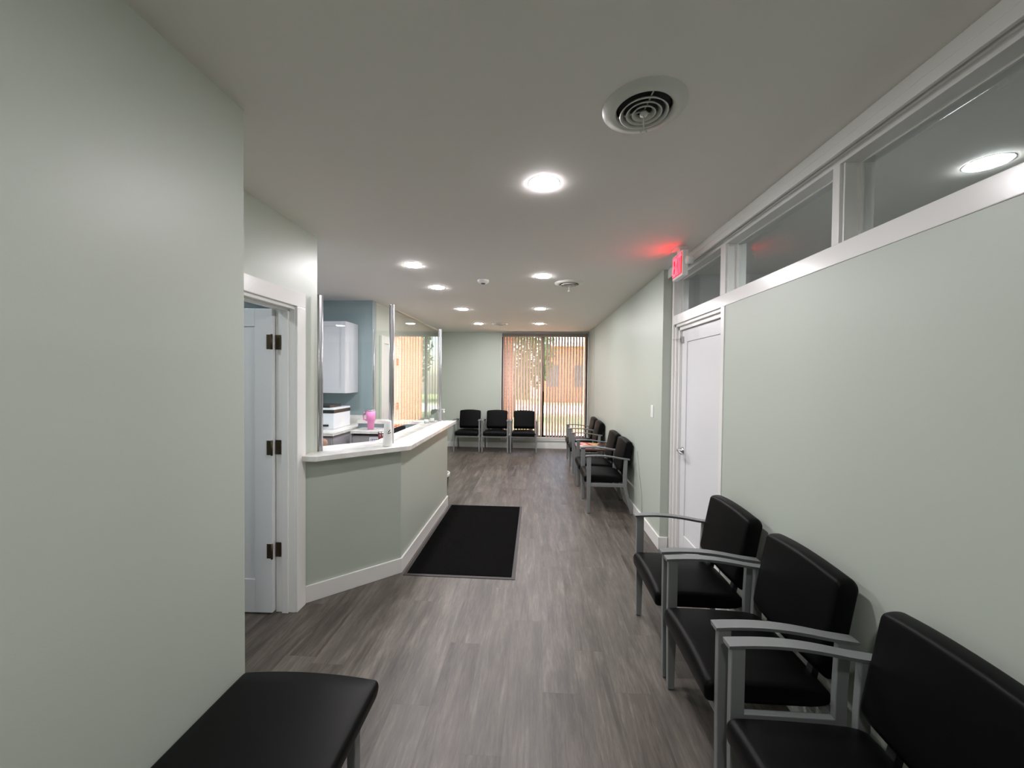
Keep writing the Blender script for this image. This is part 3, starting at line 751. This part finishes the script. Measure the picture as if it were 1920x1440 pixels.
# exit sign, ceiling mounted, face towards -x, letters run from +y to -y
ex = thing('exit_sign', 'glowing red EXIT sign with twin lamp heads hanging above the right door', 'exit sign', (1.035, 2.885, H))
bm = bmesh.new(); bx(bm, -.045, .03, -.055, .055, -.012, 0); bx(bm, -.012, .012, -.03, .03, -.035, -.012); obj('canopy', bm, M['white'], ex, bevel=.002)
bm = bmesh.new(); bx(bm, -.018, .022, -.100, .100, -.215, -.035); obj('housing', bm, M['white'], ex, bevel=.005)
bm = bmesh.new(); bx(bm, -.0195, -.018, -.088, .088, -.198, -.050); obj('lens', bm, M['redface'], ex)
bm = bmesh.new()
zb, zt2 = -.192, -.056; fx0, fx1 = -.0225, -.0195
def bar(y0, y1, z0, z1): bx(bm, fx0, fx1, min(y0, y1)*.8, max(y0, y1)*.8, z0, z1)
bar(.100, .086, zb, zt2); bar(.088, .056, zb, zb+.02); bar(.088, .060, -.134, -.114); bar(.088, .056, zt2-.02, zt2)      # E
for s in (1, -1):                                                                                                       # X
    a = Vector((0, .022+s*.022, zb)); b = Vector((0, .022-s*.022, zt2)); n = .008; a.y *= .8; b.y *= .8
    v = [bm.verts.new(p) for p in ((fx0, a.y-n, a.z), (fx0, a.y+n, a.z), (fx0, b.y+n, b.z), (fx0, b.y-n, b.z), (fx1, a.y-n, a.z), (fx1, a.y+n, a.z), (fx1, b.y+n, b.z), (fx1, b.y-n, b.z))]
    for f in ((0, 1, 2, 3), (4, 5, 6, 7), (0, 1, 5, 4), (1, 2, 6, 5), (2, 3, 7, 6), (3, 0, 4, 7)): bm.faces.new([v[i] for i in f])
bar(-.024, -.038, zb, zt2)                                                                                              # I
bar(-.048, -.102, zt2-.02, zt2); bar(-.068, -.082, zb, zt2-.02)                                                          # T
obj('lettering', bm, M['red'], ex)
for s in (-1, 1):
    bm = bmesh.new(); lathe(bm, [(0, 0), (.028, 0), (.030, .01), (.022, .045), (0, .05)], 18, (-.005, s*.130, -.12), 'x')
    tube(bm, [(0, s*.100, -.11), (.01, s*.125, -.115)], .008, 8); obj('lamp_head', bm, M['white'], ex)

# ------------------------------------------------------------------ outdoors
og = struct(box('ground', (-14, 14, YF+.12, 34, -.25, -.12), M['grass']))
struct(box('path', (-6, 3.2, YF+.121, 11.2, -.119, -.10), M['gravel']))
struct(box('road', (-14, 14, 17, 22, -.119, -.10), M['gravel']))
bw = thing('brick_building', 'sunlit orange brick wing of the building outside the window', 'building', (1.9, 8.4, -.12))
bm = bmesh.new(); bx(bm, -.35, .2, 0, 4.2, 0, 3.2); obj('side_wall', bm, M['brick'], bw)
bm = bmesh.new(); bx(bm, -.40, .25, -.02, 4.25, 3.2, 3.35); obj('coping', bm, M['trim'], bw)
bp_ = thing('brick_pillar', 'square orange brick pillar outside the left part of the window', 'pillar', (-.78, 9.7, -.10))
bm = bmesh.new(); bx(bm, -.22, .22, -.22, .22, 0, 2.75); obj('shaft', bm, M['brick'], bp_)
rf = thing('porch_roof', 'flat pale porch roof over the walk outside the window', 'roof', (0, 9.2, 2.65))
bm = bmesh.new(); bx(bm, -4, 1.5, -.9, 1.0, 0, .15); obj('soffit', bm, M['trim'], rf)
def tree(x, y, h, r, label, seed):
    random.seed(seed)
    t = thing('leafy_tree', label, 'tree', (x, y, -.12), group='trees beyond the lawn')
    bm = bmesh.new(); tube(bm, [(0, 0, 0), (.05, 0, h*.3), (0, .05, h*.6)], .11, 8); obj('trunk', bm, M['bark'], t)
    bm = bmesh.new()
    for _ in range(3500):
        while True:
            p = Vector((random.uniform(-1, 1), random.uniform(-1, 1), random.uniform(-1, 1)))
            if .45 < p.length < 1: break
        c = Vector((p.x*r, p.y*r, h*.62+p.z*h*.42)); a = Vector((random.gauss(0, 1), random.gauss(0, 1), random.gauss(0, 1))).normalized(); b = a.orthogonal().normalized(); s = random.uniform(.06, .13)
        bm.faces.new([bm.verts.new(c+q) for q in (a*s, b*s*.6, -a*s, -b*s*.6)])
    obj('foliage', bm, M['leaf'], t)
tree(-.9, 15.5, 4.2, 1.7, 'leafy tree beyond the lawn seen through the left slats', 1)
nb = thing('neighbour_building', 'low peach brick building with flat roof across the pale road', 'building', (2.0, 25.0, -.12))
bm = bmesh.new(); bx(bm, -1.7, 1.7, 0, 2, 0, 3.6); obj('facade', bm, M['brick'], nb)
bm = bmesh.new(); bx(bm, -1.9, 1.9, -.3, 2.2, 3.6, 3.85); obj('roof', bm, M['trim'], nb)
for x in (-1.3, .5):
    bm = bmesh.new(); bx(bm, x, x+.8, -.03, .0, 1.0, 2.4); obj('window', bm, M['valance'], nb)
tree(3.5, 15.6, 4.4, 1.5, 'leafy tree mirrored in the side glass, just past the brick wing', 9)
tree(6.2, 20.0, 5.0, 2.4, 'leafy tree right of the brick wing', 5)
hd = box('hedge', (-12, -.4, 27.5, 29, -.12, 2.2), M['leaf']); tag(hd, 'long clipped green hedge at the back across the road', 'hedge')

# ------------------------------------------------------------------ light
wld = bpy.data.worlds.new('sky'); bpy.context.scene.world = wld; wld.use_nodes = True
nt = wld.node_tree; bg = nt.nodes['Background']
sk = nt.nodes.new('ShaderNodeTexSky'); sk.sky_type = 'NISHITA'; sk.sun_disc = False; sk.sun_elevation = math.radians(38); sk.sun_rotation = math.radians(-70); sk.dust_density = 2
nt.links.new(sk.outputs[0], bg.inputs['Color']); bg.inputs['Strength'].default_value = 1.7
sl = bpy.data.lights.new('sun', 'SUN'); sl.energy = 13; sl.angle = .01; sl.color = (1, .93, .82)
so = bpy.data.objects.new('sun', sl); C.objects.link(so)
so.rotation_euler = Vector((-.75, .25, .62)).to_track_quat('Z', 'Y').to_euler()

# ------------------------------------------------------------------ camera
yaw, pit, rol = math.radians(-3.47), math.radians(1.065), math.radians(.579)
cy, sy, cp, sp_, cr_, sr = math.cos(yaw), math.sin(yaw), math.cos(pit), math.sin(pit), math.cos(rol), math.sin(rol)
A = Matrix(((cy, -sy, 0), (sy, cy, 0), (0, 0, 1))); B = Matrix(((1, 0, 0), (0, 0, -1), (0, 1, 0)))
P = Matrix(((1, 0, 0), (0, cp, -sp_), (0, sp_, cp))); R = Matrix(((cr_, -sr, 0), (sr, cr_, 0), (0, 0, 1)))
Mx = R @ P @ B @ A
cam = bpy.data.cameras.new('camera'); co = bpy.data.objects.new('camera', cam); C.objects.link(co)
cam.sensor_width = 36; cam.lens = 725/1920*36; cam.clip_start = .02; cam.clip_end = 200
rot = Matrix((Mx[0], -Mx[1], -Mx[2])).transposed()
co.matrix_world = Matrix.Translation((0, 0, 1.5)) @ rot.to_4x4()
S = bpy.context.scene; S.camera = co
S.view_settings.view_transform = 'Standard'; S.view_settings.look = 'None'; S.view_settings.exposure = 0; S.view_settings.gamma = 1; S.view_settings.use_curve_mapping = False
S.cycles.use_denoising = True; S.cycles.max_bounces = 10; S.cycles.diffuse_bounces = 6; S.cycles.transparent_max_bounces = 16; S.cycles.caustics_reflective = False; S.cycles.sample_clamp_indirect = 6
